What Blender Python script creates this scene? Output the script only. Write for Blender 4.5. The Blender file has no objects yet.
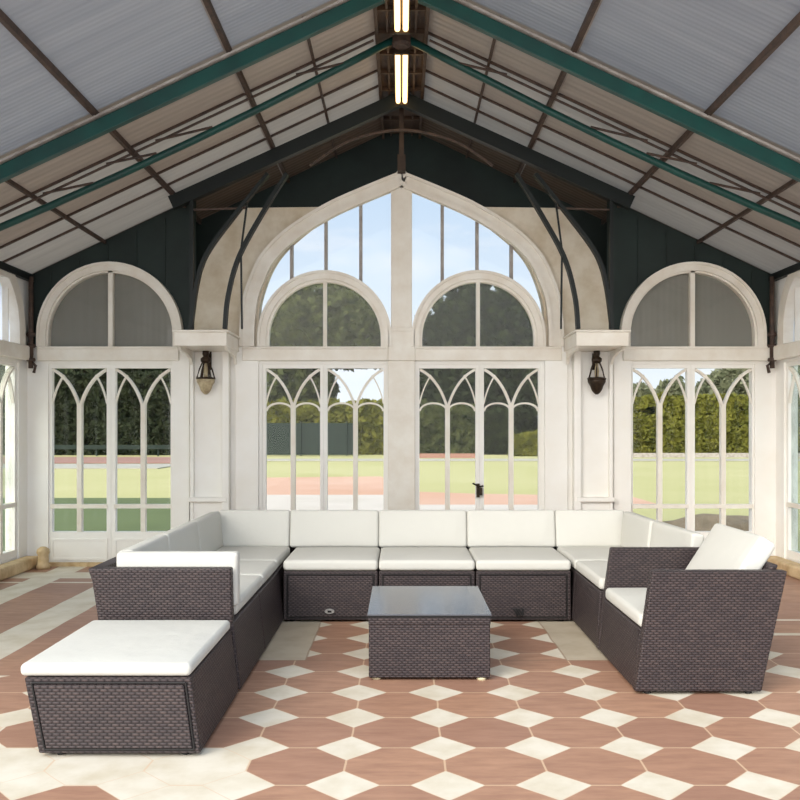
import bpy, bmesh, math, random
from mathutils import Vector, Matrix, noise
random.seed(7)
C = bpy.context.scene.collection
sc = bpy.context.scene
PI = math.pi
# ------------------------------------------------------------------ materials
def srgb(r, g, b):
    f = lambda c: (c/255/12.92) if c/255 <= 0.04045 else ((c/255+0.055)/1.055)**2.4
    return (f(r), f(g), f(b), 1)
class NT:
    def __init__(s, mat):
        mat.use_nodes = True
        s.t = mat.node_tree; s.t.nodes.clear()
    def n(s, typ, **k):
        nd = s.t.nodes.new(typ)
        for a, v in k.items(): setattr(nd, a, v)
        return nd
    def l(s, a, b): s.t.links.new(a, b)
    def put(s, sock, v):
        if isinstance(v, bpy.types.NodeSocket): s.l(v, sock)
        else: sock.default_value = v
    def m(s, op, a, b=None, c=None):
        nd = s.n('ShaderNodeMath', operation=op)
        s.put(nd.inputs[0], a)
        if b is not None: s.put(nd.inputs[1], b)
        if c is not None: s.put(nd.inputs[2], c)
        return nd.outputs[0]
    def mix(s, f, a, b):
        nd = s.n('ShaderNodeMix', data_type='RGBA')
        s.put(nd.inputs[0], f); s.put(nd.inputs[6], a); s.put(nd.inputs[7], b)
        return nd.outputs[2]
    def noise(s, vec, scale, detail=3, rough=.5):
        nd = s.n('ShaderNodeTexNoise'); nd.inputs['Scale'].default_value = scale
        nd.inputs['Detail'].default_value = detail; nd.inputs['Roughness'].default_value = rough
        if vec is not None: s.l(vec, nd.inputs['Vector'])
        return nd.outputs['Fac']
    def ramp(s, f, a, b):
        nd = s.n('ShaderNodeMapRange'); s.put(nd.inputs[0], f); nd.inputs[1].default_value = a; nd.inputs[2].default_value = b
        return nd.outputs[0]
    def bump(s, h, strength, dist):
        nd = s.n('ShaderNodeBump'); nd.inputs['Strength'].default_value = strength; nd.inputs['Distance'].default_value = dist
        s.l(h, nd.inputs['Height']); return nd.outputs[0]
    def out(s, col, rough=.5, metal=0, normal=None, spec=.5, shader=None):
        o = s.n('ShaderNodeOutputMaterial')
        if shader is None:
            p = s.n('ShaderNodeBsdfPrincipled')
            s.put(p.inputs['Base Color'], col); s.put(p.inputs['Roughness'], rough)
            p.inputs['Metallic'].default_value = metal; p.inputs['Specular IOR Level'].default_value = spec
            if normal is not None: s.l(normal, p.inputs['Normal'])
            shader = p.outputs[0]
        s.l(shader, o.inputs[0])
    def obj(s): return s.n('ShaderNodeTexCoord').outputs['Object']
    def uv(s): return s.n('ShaderNodeTexCoord').outputs['UV']

def paint(name, col, col2=None, rough=.5, scale=4, metal=0, bump=0, spec=.4, detail=4):
    m = bpy.data.materials.new(name); t = NT(m)
    v = t.obj(); f = t.ramp(t.noise(v, scale, detail, .6), .35, .7)
    c = t.mix(f, srgb(*col), srgb(*(col2 or col)))
    nm = t.bump(t.noise(v, scale*6, 3), bump, .01) if bump else None
    t.out(c, rough, metal, nm, spec)
    return m
M = {}
M['cream'] = paint('cream_paint', (246,244,239), (240,236,228), .45, 2.2, bump=.08)
M['cream_dirty'] = paint('weathered_cream_paint', (224,214,196), (200,184,158), .55, 5, bump=.15)
M['trimc'] = paint('cream_gloss_paint', (238,233,223), (226,217,203), .4, 5)
M['greenboard'] = paint('dark_green_boarding', (30,44,41), (22,32,30), .6, 3, bump=.1)
M['teal'] = paint('teal_paint', (22,72,66), (26,60,57), .4, 5)
M['darkteal'] = paint('dark_teal_paint', (18,26,25), (14,20,20), .5, 5)
M['rust'] = paint('brown_rusted_steel', (84,66,56), (56,46,42), .6, 20, bump=.2)
M['browntimber'] = paint('brown_stained_timber', (78,60,46), (52,40,32), .6, 6, bump=.2)
M['whitebatten'] = paint('pale_batten', (176,170,164), (140,132,126), .6, 8)
M['bronze'] = paint('aged_bronze', (66,52,38), (38,30,24), .45, 40, metal=.5)
M['horn'] = paint('yellowed_glass_bowl', (196,180,146), (150,132,104), .35, 30)
M['black'] = paint('black_plastic', (12,12,13), (9,9,10), .6, 5)
M['steel'] = paint('brushed_steel', (190,190,188), (150,150,150), .3, 30, metal=.7)
M['seam'] = paint('dark_joint', (30,26,26), (24,22,22), .7, 5)
M['beigefoot'] = paint('beige_plastic_foot', (206,196,160), (190,180,150), .5, 9)
M['sill'] = paint('stone_sill', (214,190,150), (176,146,104), .7, 9, bump=.3)

def cushion_mat():
    m = bpy.data.materials.new('cream_polyester_fabric'); t = NT(m); v = t.obj()
    c = t.mix(t.noise(v, 3), srgb(203,202,195), srgb(198,196,188))
    w = t.noise(v, 900, 1)
    big = t.noise(v, 7, 2)
    h = t.m('ADD', t.m('MULTIPLY', w, .05), t.m('MULTIPLY', big, 1.0))
    t.out(c, .85, 0, t.bump(h, .35, .02), .2); return m
M['cushion'] = cushion_mat()

def wicker():
    m = bpy.data.materials.new('dark_brown_wicker'); t = NT(m); uv = t.uv()
    sx = t.n('ShaderNodeSeparateXYZ'); t.l(uv, sx.inputs[0])
    v = t.m('DIVIDE', sx.outputs[1], .0115); ri = t.m('FLOOR', v)
    u = t.m('ADD', t.m('DIVIDE', sx.outputs[0], .029), t.m('MULTIPLY', ri, .5))
    row = t.m('ABSOLUTE', t.m('SINE', t.m('MULTIPLY', v, PI)))
    colp = t.m('ABSOLUTE', t.m('SINE', t.m('MULTIPLY', u, PI)))
    h = t.m('MULTIPLY', t.m('POWER', row, .45), t.m('POWER', colp, .55))
    cell = t.n('ShaderNodeCombineXYZ'); t.l(t.m('FLOOR', u), cell.inputs[0]); t.l(ri, cell.inputs[1])
    wn = t.n('ShaderNodeTexWhiteNoise'); t.l(cell.outputs[0], wn.inputs['Vector'])
    strand = t.mix(wn.outputs['Value'], srgb(86,73,71), srgb(68,59,60))
    f = t.ramp(t.noise(uv, 7, 3), .3, .75)
    strand = t.mix(t.m('MULTIPLY', f, .5), strand, srgb(55,48,52))
    c = t.mix(t.m('POWER', h, 1.2), srgb(30,26,27), strand)
    t.out(c, .45, 0, t.bump(h, .7, .004), .3); return m
M['wicker'] = wicker()

def glass(name, tint=(1,1,1,1), rough=.02, refl=1.0):
    m = bpy.data.materials.new(name); t = NT(m)
    tr = t.n('ShaderNodeBsdfTransparent'); tr.inputs[0].default_value = tint
    gl = t.n('ShaderNodeBsdfGlossy'); gl.inputs[0].default_value = (1,1,1,1); gl.inputs['Roughness'].default_value = rough
    fr = t.n('ShaderNodeFresnel'); fr.inputs[0].default_value = 1.45
    mx = t.n('ShaderNodeMixShader'); t.l(t.m('MULTIPLY', fr.outputs[0], refl), mx.inputs[0])
    t.l(tr.outputs[0], mx.inputs[1]); t.l(gl.outputs[0], mx.inputs[2])
    t.out(None, shader=mx.outputs[0]); return m
M['glass'] = glass('window_glass', (.97,.965,.95,1), .0, .25)
def hazy_glass():
    m = bpy.data.materials.new('hazy_old_glass'); t = NT(m); v = t.obj()
    tr = t.n('ShaderNodeBsdfTransparent'); tr.inputs[0].default_value = (.9,.93,.9,1)
    tl = t.n('ShaderNodeBsdfTranslucent'); tl.inputs[0].default_value = srgb(150,154,142)
    df = t.n('ShaderNodeBsdfDiffuse'); df.inputs[0].default_value = srgb(170,172,160)
    m1 = t.n('ShaderNodeMixShader'); m1.inputs[0].default_value = .4; t.l(tl.outputs[0], m1.inputs[1]); t.l(df.outputs[0], m1.inputs[2])
    m2 = t.n('ShaderNodeMixShader'); t.l(t.ramp(t.noise(v, 3, 3), .1, 1.7), m2.inputs[0]); t.l(tr.outputs[0], m2.inputs[1]); t.l(m1.outputs[0], m2.inputs[2])
    t.out(None, shader=m2.outputs[0]); return m
M['oldglass'] = hazy_glass()
def ribbed(name, col, col2, transl, axis_scale=60, mixt=.5, ax=0, bs=.15):
    m = bpy.data.materials.new(name); t = NT(m); v = t.obj()
    sx = t.n('ShaderNodeSeparateXYZ'); t.l(v, sx.inputs[0])
    w = t.m('SINE', t.m('MULTIPLY', sx.outputs[ax], axis_scale))
    mp = t.n('ShaderNodeMapping'); t.l(v, mp.inputs[0])
    s = [.6,.6,.6]; s[ax] = 9; mp.inputs['Scale'].default_value = s
    f = t.ramp(t.noise(mp.outputs[0], 1.5, 4), .3, .7)
    c = t.mix(f, srgb(*col), srgb(*col2))
    d = t.n('ShaderNodeBsdfPrincipled'); t.l(c, d.inputs['Base Color']); d.inputs['Roughness'].default_value = .35
    d.inputs['Specular IOR Level'].default_value = .4
    t.l(t.bump(w, bs, .01), d.inputs['Normal'])
    tl = t.n('ShaderNodeBsdfTranslucent'); t.put(tl.inputs[0], transl if not isinstance(transl, tuple) else srgb(*transl))
    t.l(t.bump(w, bs, .01), tl.inputs['Normal'])
    mx = t.n('ShaderNodeMixShader'); mx.inputs[0].default_value = mixt
    t.l(d.outputs[0], mx.inputs[1]); t.l(tl.outputs[0], mx.inputs[2])
    t.out(None, shader=mx.outputs[0]); return m
M['blind'] = ribbed('grey_ribbed_blind', (150,150,146), (156,156,152), (84,86,86), 120, .2, bs=.05)
M['sheer'] = ribbed('pale_ribbed_sheet', (226,230,238), (206,212,222), (240,244,250), 70, .7, ax=1)
M['roofA'] = ribbed('bluish_corrugated_roof_sheet', (178,180,182), (152,153,158), (182,184,188), 150, .45, ax=1)
M['roofB'] = ribbed('beige_roof_sheet', (186,176,166), (162,152,144), (176,166,156), 90, .42, ax=1)
M['roofC'] = ribbed('pale_roof_sheet', (194,190,184), (166,160,154), (194,190,184), 90, .45, ax=1)
M['roofD'] = ribbed('brown_roof_sheet', (112,96,84), (92,80,70), (110,96,84), 90, .3, ax=1)

def tabletop():
    m = bpy.data.materials.new('tinted_glass_top'); t = NT(m)
    t.out(srgb(80,83,90), .2, 0, None, .6); return m
M['tabletop'] = tabletop()

def floor_mat():
    m = bpy.data.materials.new('octagon_and_diamond_tiles'); t = NT(m); v = t.obj()
    sx = t.n('ShaderNodeSeparateXYZ'); t.l(v, sx.inputs[0]); X, Y = sx.outputs[0], sx.outputs[1]
    S = .354
    wob = t.m('MULTIPLY', t.m('SUBTRACT', t.noise(v, 2.2, 2), .5), .03)
    X = t.m('ADD', X, wob)
    u = t.m('DIVIDE', t.m('ADD', X, .197+S*20), S); w = t.m('DIVIDE', t.m('ADD', Y, -3.36+S*20), S)
    du = t.m('ABSOLUTE', t.m('SUBTRACT', t.m('FRACT', t.m('ADD', u, .5)), .5))
    dw = t.m('ABSOLUTE', t.m('SUBTRACT', t.m('FRACT', t.m('ADD', w, .5)), .5))
    d = t.m('ADD', du, dw)
    dia = t.m('LESS_THAN', d, .355)
    gline = t.m('MAXIMUM', t.m('LESS_THAN', du, .011), t.m('LESS_THAN', dw, .011))
    rim = t.m('LESS_THAN', t.m('ABSOLUTE', t.m('SUBTRACT', d, .355)), .007)
    cell = t.n('ShaderNodeCombineXYZ'); t.l(t.m('FLOOR', u), cell.inputs[0]); t.l(t.m('FLOOR', w), cell.inputs[1])
    wn = t.n('ShaderNodeTexWhiteNoise'); t.l(cell.outputs[0], wn.inputs['Vector'])
    mp = t.n('ShaderNodeMapping'); t.l(v, mp.inputs[0]); mp.inputs['Scale'].default_value = (2, 9, 1)
    streak = t.noise(mp.outputs[0], 2.5, 5, .65)
    brown = t.mix(wn.outputs['Value'], srgb(174,134,108), srgb(156,118,98))
    brown = t.mix(t.ramp(streak, .35, .8), brown, srgb(140,104,86))
    cream = t.mix(t.ramp(t.noise(v, 5, 5, .6), .4, .75), srgb(214,206,190), srgb(194,182,158))
    # bigger pale slabs near the footstool
    def box(x0, x1, y0, y1):
        a = t.m('MULTIPLY', t.m('GREATER_THAN', X, x0), t.m('LESS_THAN', X, x1))
        b = t.m('MULTIPLY', t.m('GREATER_THAN', Y, y0), t.m('LESS_THAN', Y, y1))
        return t.m('MULTIPLY', a, b)
    pale = t.m('MAXIMUM', t.m('MAXIMUM', box(-.905,-.197-S*0-.354,2.6,3.36), box(-1.61,-.90,3.0,3.36)), box(-1.97,-1.6,3.36,3.70))
    oct_ = t.mix(pale, brown, cream)
    pat = t.mix(dia, oct_, cream)
    grout = t.m('MAXIMUM', t.m('MULTIPLY', gline, t.m('SUBTRACT', 1.0, dia)), rim)
    pat = t.mix(t.m('MULTIPLY', grout, .75), pat, srgb(206,178,148))
    # lengthwise bands along the left wall
    s1 = box(-3.0,-2.76,3.9,9); s2 = box(-2.36,-2.10,4.3,9); s3 = box(-4,-1.2,7.2,7.5); s4 = box(-4,-1.2,6.98,7.03)
    st = t.m('MAXIMUM', t.m('MAXIMUM', s1, s2), t.m('MAXIMUM', s3, s4))
    band = t.mix(st, brown, cream)
    pat = t.mix(box(-4,-1.38,4.35,9), pat, band)
    # plain brown to the right, two pale joints
    r = box(1.72,5,5.0,9)
    rl = t.m('MAXIMUM', box(1.7,5,5.6,5.64), box(1.7,5,5.2,5.26))
    pat = t.mix(r, pat, t.mix(rl, brown, cream))
    # pale slabs inside the sofa's U, colour darkened to paint in the shade
    sl = t.m('MAXIMUM', box(-.8,-.50,4.64,6), box(.86,1.2,4.64,5.62))
    slab_shaded = t.mix(t.ramp(t.noise(v, 6, 4), .4, .7), srgb(186,174,154), srgb(172,158,136))
    pat = t.mix(sl, pat, slab_shaded)
    edge = t.m('MAXIMUM', t.m('MAXIMUM', box(-.505,-.495,4.64,6), box(.855,.865,4.64,5.6)), box(-.8,1.2,4.625,4.64))
    pat = t.mix(t.m('MULTIPLY', edge, .6), pat, srgb(140,112,90))
    hgt = t.m('SUBTRACT', t.m('MULTIPLY', t.noise(v, 14, 4), .3), grout)
    rgh = t.m('ADD', .42, t.m('MULTIPLY', streak, .25))
    t.out(pat, rgh, 0, t.bump(hgt, .25, .004), .4); return m
M['floor'] = floor_mat()

def leafmat(name, a, b, sc_=2.2):
    m = bpy.data.materials.new(name); t = NT(m); v = t.obj()
    c = t.mix(t.ramp(t.noise(v, sc_, 4), .3, .7), srgb(*a), srgb(*b))
    d = t.n('ShaderNodeBsdfDiffuse'); t.l(c, d.inputs[0])
    tl = t.n('ShaderNodeBsdfTranslucent'); t.l(c, tl.inputs[0])
    mx = t.n('ShaderNodeMixShader'); mx.inputs[0].default_value = .3
    t.l(d.outputs[0], mx.inputs[1]); t.l(tl.outputs[0], mx.inputs[2])
    t.out(None, shader=mx.outputs[0]); return m
M['leafdark'] = leafmat('dark_evergreen_leaves', (34,42,32), (76,84,60))
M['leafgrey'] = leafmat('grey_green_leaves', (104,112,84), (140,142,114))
M['leafmid'] = leafmat('mid_green_leaves', (46,56,38), (112,118,78))
M['leafyellow'] = leafmat('yellow_green_hedge_leaves', (142,140,66), (92,98,48))
M['bark'] = paint('bark', (84,72,60), (60,50,42), .9, 8, bump=.4)
M['lawn'] = paint('mown_grass', (172,168,112), (186,180,130), .9, .12, bump=.1)
M['darkground'] = paint('darker_green_ground', (86,98,56), (96,108,64), .9, .5, bump=.1)
M['clay'] = paint('orange_clay', (196,154,128), (204,168,146), .9, .3)
M['clayred'] = paint('red_clay', (150,112,100), (160,124,110), .9, .3)
M['paving'] = paint('pale_paving', (204,194,182), (194,184,170), .8, .8)
M['dusty'] = paint('dusty_grey_kerb', (176,172,158), (160,156,142), .8, 2)
M['screen'] = paint('dark_green_windscreen', (24,38,32), (30,44,38), .8, 1.5)
M['stonebrown'] = paint('brown_rock', (150,132,106), (112,98,78), .9, 3, bump=.4)
def emit(name, col, s):
    m = bpy.data.materials.new(name); t = NT(m); e = t.n('ShaderNodeEmission'); e.inputs[0].default_value = srgb(*col); e.inputs[1].default_value = s
    t.out(None, shader=e.outputs[0]); return m
M['tube'] = emit('warm_tube_glow', (255,214,150), 2.4)

# ------------------------------------------------------------------ object helpers
def tag(o, label, cat, group=None, kind=None):
    if label: o['label'] = label
    if cat: o['category'] = cat
    if group: o['group'] = group
    if kind: o['kind'] = kind
    return o
def empty(name, loc=(0,0,0), rz=0, parent=None):
    o = bpy.data.objects.new(name, None); C.objects.link(o); o.location = loc; o.rotation_euler.z = rz
    o.empty_display_size = .05
    if parent: o.parent = parent
    return o
def boxuv(bm):
    uvl = bm.loops.layers.uv.verify(); bm.normal_update()
    for f in bm.faces:
        n = f.normal; ax = max(range(3), key=lambda i: abs(n[i]))
        for lp in f.loops:
            c = lp.vert.co
            lp[uvl].uv = ((c.y, c.z) if ax == 0 else (c.x, c.z) if ax == 1 else (c.x, c.y))
def obj(name, bm, mat, parent=None, smooth=False, bevel=0, origin=None):
    boxuv(bm)
    if origin is not None:
        bmesh.ops.translate(bm, verts=bm.verts, vec=-Vector(origin))
    me = bpy.data.meshes.new(name); bm.to_mesh(me); bm.free()
    o = bpy.data.objects.new(name, me); C.objects.link(o)
    for mm in (mat if isinstance(mat, (list, tuple)) else [mat]): me.materials.append(M[mm])
    if smooth:
        for p in me.polygons: p.use_smooth = True
    if bevel:
        b = o.modifiers.new('bevel', 'BEVEL'); b.width = bevel; b.segments = 2; b.limit_method = 'ANGLE'; b.angle_limit = .6
    if origin is not None: o.location = origin
    if parent: o.parent = parent
    return o
def struct(name, bm, mat, parent=None, **k):
    o = obj(name, bm, mat, parent, **k)
    if not parent: o['kind'] = 'structure'
    return o
def box(bm, x0, x1, y0, y1, z0, z1):
    vs = [bm.verts.new((x, y, z)) for z in (z0, z1) for y in (y0, y1) for x in (x0, x1)]
    for f in ((0,2,3,1),(4,5,7,6),(0,1,5,4),(2,6,7,3),(0,4,6,2),(1,3,7,5)): bm.faces.new([vs[i] for i in f])
    return vs
def hexa(bm, pts):
    """8 points: bottom 4 (ccw from above), top 4"""
    vs = [bm.verts.new(p) for p in pts]
    for f in ((3,2,1,0),(4,5,6,7),(0,1,5,4),(1,2,6,5),(2,3,7,6),(3,0,4,7)): bm.faces.new([vs[i] for i in f])
def tube(bm, pts, r, n=8, cap=True):
    pts = [Vector(p) for p in pts]; rings = []
    for i, p in enumerate(pts):
        d = (pts[min(i+1, len(pts)-1)] - pts[max(i-1, 0)]).normalized()
        up = Vector((0,0,1)) if abs(d.z) < .95 else Vector((0,1,0))
        a = d.cross(up).normalized(); b = a.cross(d).normalized()
        rr = r[i] if isinstance(r, (list, tuple)) else r
        rings.append([bm.verts.new(p + a*math.cos(2*PI*k/n)*rr + b*math.sin(2*PI*k/n)*rr) for k in range(n)])
    for i in range(len(rings)-1):
        for k in range(n):
            bm.faces.new([rings[i][k], rings[i][(k+1)%n], rings[i+1][(k+1)%n], rings[i+1][k]])
    if cap:
        bm.faces.new(rings[0][::-1]); bm.faces.new(rings[-1])
def bar(bm, p, q, w, h, up=(0,0,1)):
    """rectangular bar between two points, w sideways, h along up"""
    p, q = Vector(p), Vector(q); d = (q-p).normalized(); a = d.cross(Vector(up)).normalized(); b = a.cross(d).normalized()
    c = [(-1,-1),(1,-1),(1,1),(-1,1)]
    v0 = [bm.verts.new(p + a*i*w/2 + b*j*h/2) for i, j in c]; v1 = [bm.verts.new(q + a*i*w/2 + b*j*h/2) for i, j in c]
    bm.faces.new(v0); bm.faces.new(v1[::-1])
    for k in range(4): bm.faces.new([v0[k], v1[k], v1[(k+1)%4], v0[(k+1)%4]])
def lathe(bm, prof, cx, cy, n=20):
    rings = [[bm.verts.new((cx+r*math.cos(2*PI*k/n), cy+r*math.sin(2*PI*k/n), z)) for k in range(n)] for r, z in prof]
    for i in range(len(rings)-1):
        for k in range(n): bm.faces.new([rings[i][k], rings[i][(k+1)%n], rings[i+1][(k+1)%n], rings[i+1][k]])
    bm.faces.new(rings[0][::-1]); bm.faces.new(rings[-1])
def fix(bm):
    bmesh.ops.recalc_face_normals(bm, faces=bm.faces); return bm
# flat shapes with holes in wall coordinates (u along wall, z up), given depth; W maps (u, d, z) to the world
def shape2d(bm, loops, d0, d1, W):
    cu = bpy.data.curves.new('shape', 'CURVE'); cu.dimensions = '2D'; cu.fill_mode = 'BOTH'; cu.extrude = (d1-d0)/2
    for lp in loops:
        sp = cu.splines.new('POLY'); sp.points.add(len(lp)-1); sp.use_cyclic_u = True
        for p, c in zip(sp.points, lp): p.co = (c[0], c[1], 0, 1)
    o = bpy.data.objects.new('shape', cu); me = bpy.data.meshes.new_from_object(o)
    off = len(bm.verts); vs = []
    for v in me.vertices: vs.append(bm.verts.new(W(v.co.x, (d0+d1)/2 + v.co.z, v.co.y)))
    for p in me.polygons:
        try: bm.faces.new([vs[i] for i in p.vertices])
        except ValueError: pass
    bpy.data.objects.remove(o); bpy.data.curves.remove(cu); bpy.data.meshes.remove(me)
    bmesh.ops.remove_doubles(bm, verts=bm.verts, dist=1e-5)
def strip(bm, path, wd, d0, d1, W, closed=False):
    """rectangular section swept along a path in wall coordinates"""
    n = len(path); P = [Vector((p[0], p[1])) for p in path]; rings = []
    for i in range(n):
        a = P[i-1] if (i or closed) else P[i]; b = P[(i+1) % n] if (i < n-1 or closed) else P[i]
        t1 = (P[i]-a); t2 = (b-P[i])
        t = (t1.normalized() if t1.length else t2.normalized()) + (t2.normalized() if t2.length else t1.normalized())
        t = t.normalized(); nn = Vector((-t.y, t.x))
        k = 1.0
        if t1.length and t2.length: k = 1/max(.5, abs(nn.dot(Vector((-t1.y, t1.x)).normalized())))
        o1, o2 = P[i]+nn*wd/2*k, P[i]-nn*wd/2*k
        rings.append([bm.verts.new(W(o1.x, d0, o1.y)), bm.verts.new(W(o2.x, d0, o2.y)), bm.verts.new(W(o2.x, d1, o2.y)), bm.verts.new(W(o1.x, d1, o1.y))])
    m = n if closed else n-1
    for i in range(m):
        a, b = rings[i], rings[(i+1) % n]
        for k in range(4): bm.faces.new([a[k], a[(k+1)%4], b[(k+1)%4], b[k]])
    if not closed: bm.faces.new(rings[0][::-1]); bm.faces.new(rings[-1])
def wbox(bm, u0, u1, d0, d1, z0, z1, W):
    ps = [W(u, d, z) for z in (z0, z1) for u, d in ((u0,d0),(u1,d0),(u1,d1),(u0,d1))]
    hexa(bm, ps)
def curve(p0, p1, p2, n=10):
    """quadratic bezier"""
    return [((1-t)**2*p0[0]+2*t*(1-t)*p1[0]+t*t*p2[0], (1-t)**2*p0[1]+2*t*(1-t)*p1[1]+t*t*p2[1]) for t in [i/n for i in range(n+1)]]
def smooth_path(pts, n=6):
    """catmull-rom through the points"""
    out = []
    P = [pts[0]] + list(pts) + [pts[-1]]
    for i in range(1, len(P)-2):
        for k in range(n):
            t = k/n; a, b, c, d = P[i-1], P[i], P[i+1], P[i+2]
            out.append(tuple(.5*((2*b[j]) + (-a[j]+c[j])*t + (2*a[j]-5*b[j]+4*c[j]-d[j])*t*t + (-a[j]+3*b[j]-3*c[j]+d[j])*t**3) for j in range(len(b))))
    out.append(tuple(pts[-1])); return out
def semis(c, zc, r, n=24, z0=None):
    p = [(c + r*math.cos(PI - PI*i/n), zc + r*math.sin(PI - PI*i/n)) for i in range(n+1)]
    if z0 is not None: p = [(c-r, z0)] + p + [(c+r, z0)]
    return p

# ------------------------------------------------------------------ the room's frame
CAMH, F, YB = 1.2, 890.0, 7.85
K = YB/F
bx = lambda px: (px-401.5)*K
bz = lambda py: CAMH + (430-py)*K
XW = 3.30                       # side walls
SL, ZR = .47, 4.11              # roof slope and ridge height
roof = lambda x: ZR - SL*abs(x)
YE = 8.5                        # outer gable
WB = lambda u, d, z: (u, YB+d, z)
WL = lambda u, d, z: (-XW-d, u, z)
WR = lambda u, d, z: (XW+d, u, z)

# floor
bm = bmesh.new(); box(bm, -3.6, 3.6, -2.5, 8.6, -.12, 0); struct('floor', bm, 'floor')

# ------------------------------------------------------------------ lower back wall with its openings
Z_SP = bz(347)
openings = [(bx(48), bx(172)), (bx(262), bx(386)), (bx(417), bx(541)), (bx(631), bx(755))]
Z_OP = bz(364)
bm = bmesh.new()
edges = [-XW] + [v for o in openings for v in o] + [XW]
loops = [[(-XW,0)] + [p for a, b in openings for p in ((a,0),(a,Z_OP),(b,Z_OP),(b,0))] + [(XW,0),(XW,Z_SP),(-XW,Z_SP)]]
shape2d(bm, loops, 0, .14, WB)
struct('wall_back', fix(bm), 'cream')
# transom rails
n_trim = [0]
def trim(bm, mat='trimc', **k):
    n_trim[0] += 1
    return struct('trim_%d' % n_trim[0], fix(bm), mat, **k)
for a, b in ((39,180), (243,388), (415,561), (622,769)):
    bm = bmesh.new(); wbox(bm, bx(a), bx(b), -.05, .0, bz(361), bz(347), WB)
    wbox(bm, bx(a)+.01, bx(b)-.01, -.065, -.05, bz(349.5), bz(347), WB)
    trim(bm, bevel=.006)
# centre pilaster with its cap block
bm = bmesh.new(); wbox(bm, bx(388), bx(415), -.03, 0, 0, bz(361), WB)
wbox(bm, bx(391), bx(412), -.04, .10, bz(330), bz(183), WB); wbox(bm, bx(388), bx(415), -.045, 0, bz(361), bz(330), WB)
wbox(bm, bx(389.5), bx(413.5), -.055, 0, bz(332), bz(328), WB)
trim(bm, bevel=.005)

# ------------------------------------------------------------------ side bays: dark boarding round the arches
def side_wall_top(c):
    s = -1 if c < 0 else 1
    xi = s*abs(bx(193)); xo = s*(XW+.05)
    hole = semis(c, bz(335), .60, 28, Z_SP)
    lo = [(xo, Z_SP), (xo, roof(xo)), (xi, roof(xi)), (xi, Z_SP)]
    bm = bmesh.new()
    # one outline that dips round the arch, so the opening reaches the transom
    a, b = (c-.60, Z_SP), (c+.60, Z_SP)
    arc = hole[::-1] if s < 0 else hole
    pts = lo + ([p for p in (hole[::-1] if xi > xo else hole)])
    shape2d(bm, [pts], .02, .12, WB)
    # boarding joints
    for i in range(1, 6):
        x = xi + (xo-xi)*i/6
        if abs(x-c) > .62: wbox(bm, x-.004, x+.004, .008, .02, Z_SP, roof(x)-.03, WB)
        else:
            zt = bz(335) + math.sqrt(max(0, .64**2-(x-c)**2))
            if roof(x)-.05 > zt: wbox(bm, x-.004, x+.004, .008, .02, zt, roof(x)-.05, WB)
    return bm
for nm, c in (('wall_back_left', bx(111)), ('wall_back_right', bx(692))):
    struct(nm, fix(side_wall_top(c)), 'greenboard')

# ------------------------------------------------------------------ centre: cream spandrels and the great pointed arch
mx = lambda p: 803-p
outerL = smooth_path([(193,332),(196,300),(204,268),(218,238),(237,208)])
archO = [(240,347),(240,330),(243,300),(250,278),(262,254),(287,229),(325,205),(360,189),(401.5,172)]
archI = [(259,347),(259,317),(262,296),(273,267),(290,245),(325,217.5),(360,200),(401.5,181)]
aO, aI = smooth_path(archO), smooth_path(archI)
top = [p for p in aO if p[1] < 207]
left = [(193,347)] + outerL + [(318,207)] + [p for p in top if p[0] > 322]
right = [(mx(p[0]), p[1]) for p in left][::-1]
inn = aI + [(mx(p[0]), p[1]) for p in aI][::-1][1:]
out_loop = left + right[1:]
full = out_loop + inn[::-1]
bm = bmesh.new(); shape2d(bm, [[(bx(a), bz(b)) for a, b in full]], 0, .12, WB)
struct('wall_centre', fix(bm), 'cream_dirty')
bm = bmesh.new()
midp = [((a[0]+b[0])/2, (a[1]+b[1])/2) for a, b in zip(smooth_path([archO[0]]+archO[1:], 6), smooth_path([archO[0]]+archO[1:], 6))]
def offs(path, k):
    out = []
    for i, p in enumerate(path):
        a = path[max(i-1,0)]; b = path[min(i+1,len(path)-1)]; t = Vector((b[0]-a[0], b[1]-a[1])).normalized()
        out.append((p[0]-t.y*k, p[1]+t.x*k))
    return out
for k, w, d in ((8, 15, -.05), (13.5, 4, -.07), (2, 3, -.065)):
    pl = offs(aO, k); pl = [p for p in pl if p[0] <= 401.5] + [(401.5, pl[-1][1])]
    full = pl[:-1] + [(401.5, pl[-1][1])] + [(mx(p[0]), p[1]) for p in pl[:-1]][::-1]
    # drop doubled points
    cl = [full[0]]
    for p in full[1:]:
        if abs(p[0]-cl[-1][0]) + abs(p[1]-cl[-1][1]) > .8: cl.append(p)
    strip(bm, [(bx(a), bz(b)) for a, b in cl], w*K, d, .0 if d > -.06 else -.045, WB)
trim(bm)

# window in the great arch
def window(n):
    return tag(empty('window_%d' % n), None, None, kind='structure')
w1 = window(1)
bm = bmesh.new(); 
shape2d(bm, [[(bx(a), bz(b)) for a, b in inn]], .055, .063, WB); obj('pane', fix(bm), 'glass', w1)
for px in (291, 325.5, 360.5, 442.5, 477.5, 512):
    p = px if px < 401 else mx(px)
    ztop = [bz(b) for a, b in aI if a >= p][0]
    c = 325 if px < 401 else 478
    z0 = bz(340) + math.sqrt(max(0, (65*K)**2 - ((px-c)*K)**2))
    bm = bmesh.new(); wbox(bm, bx(px)-.014, bx(px)+.014, .03, .09, z0, ztop+.01, WB); obj('glazing_bar', fix(bm), 'whitebatten', w1)
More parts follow.
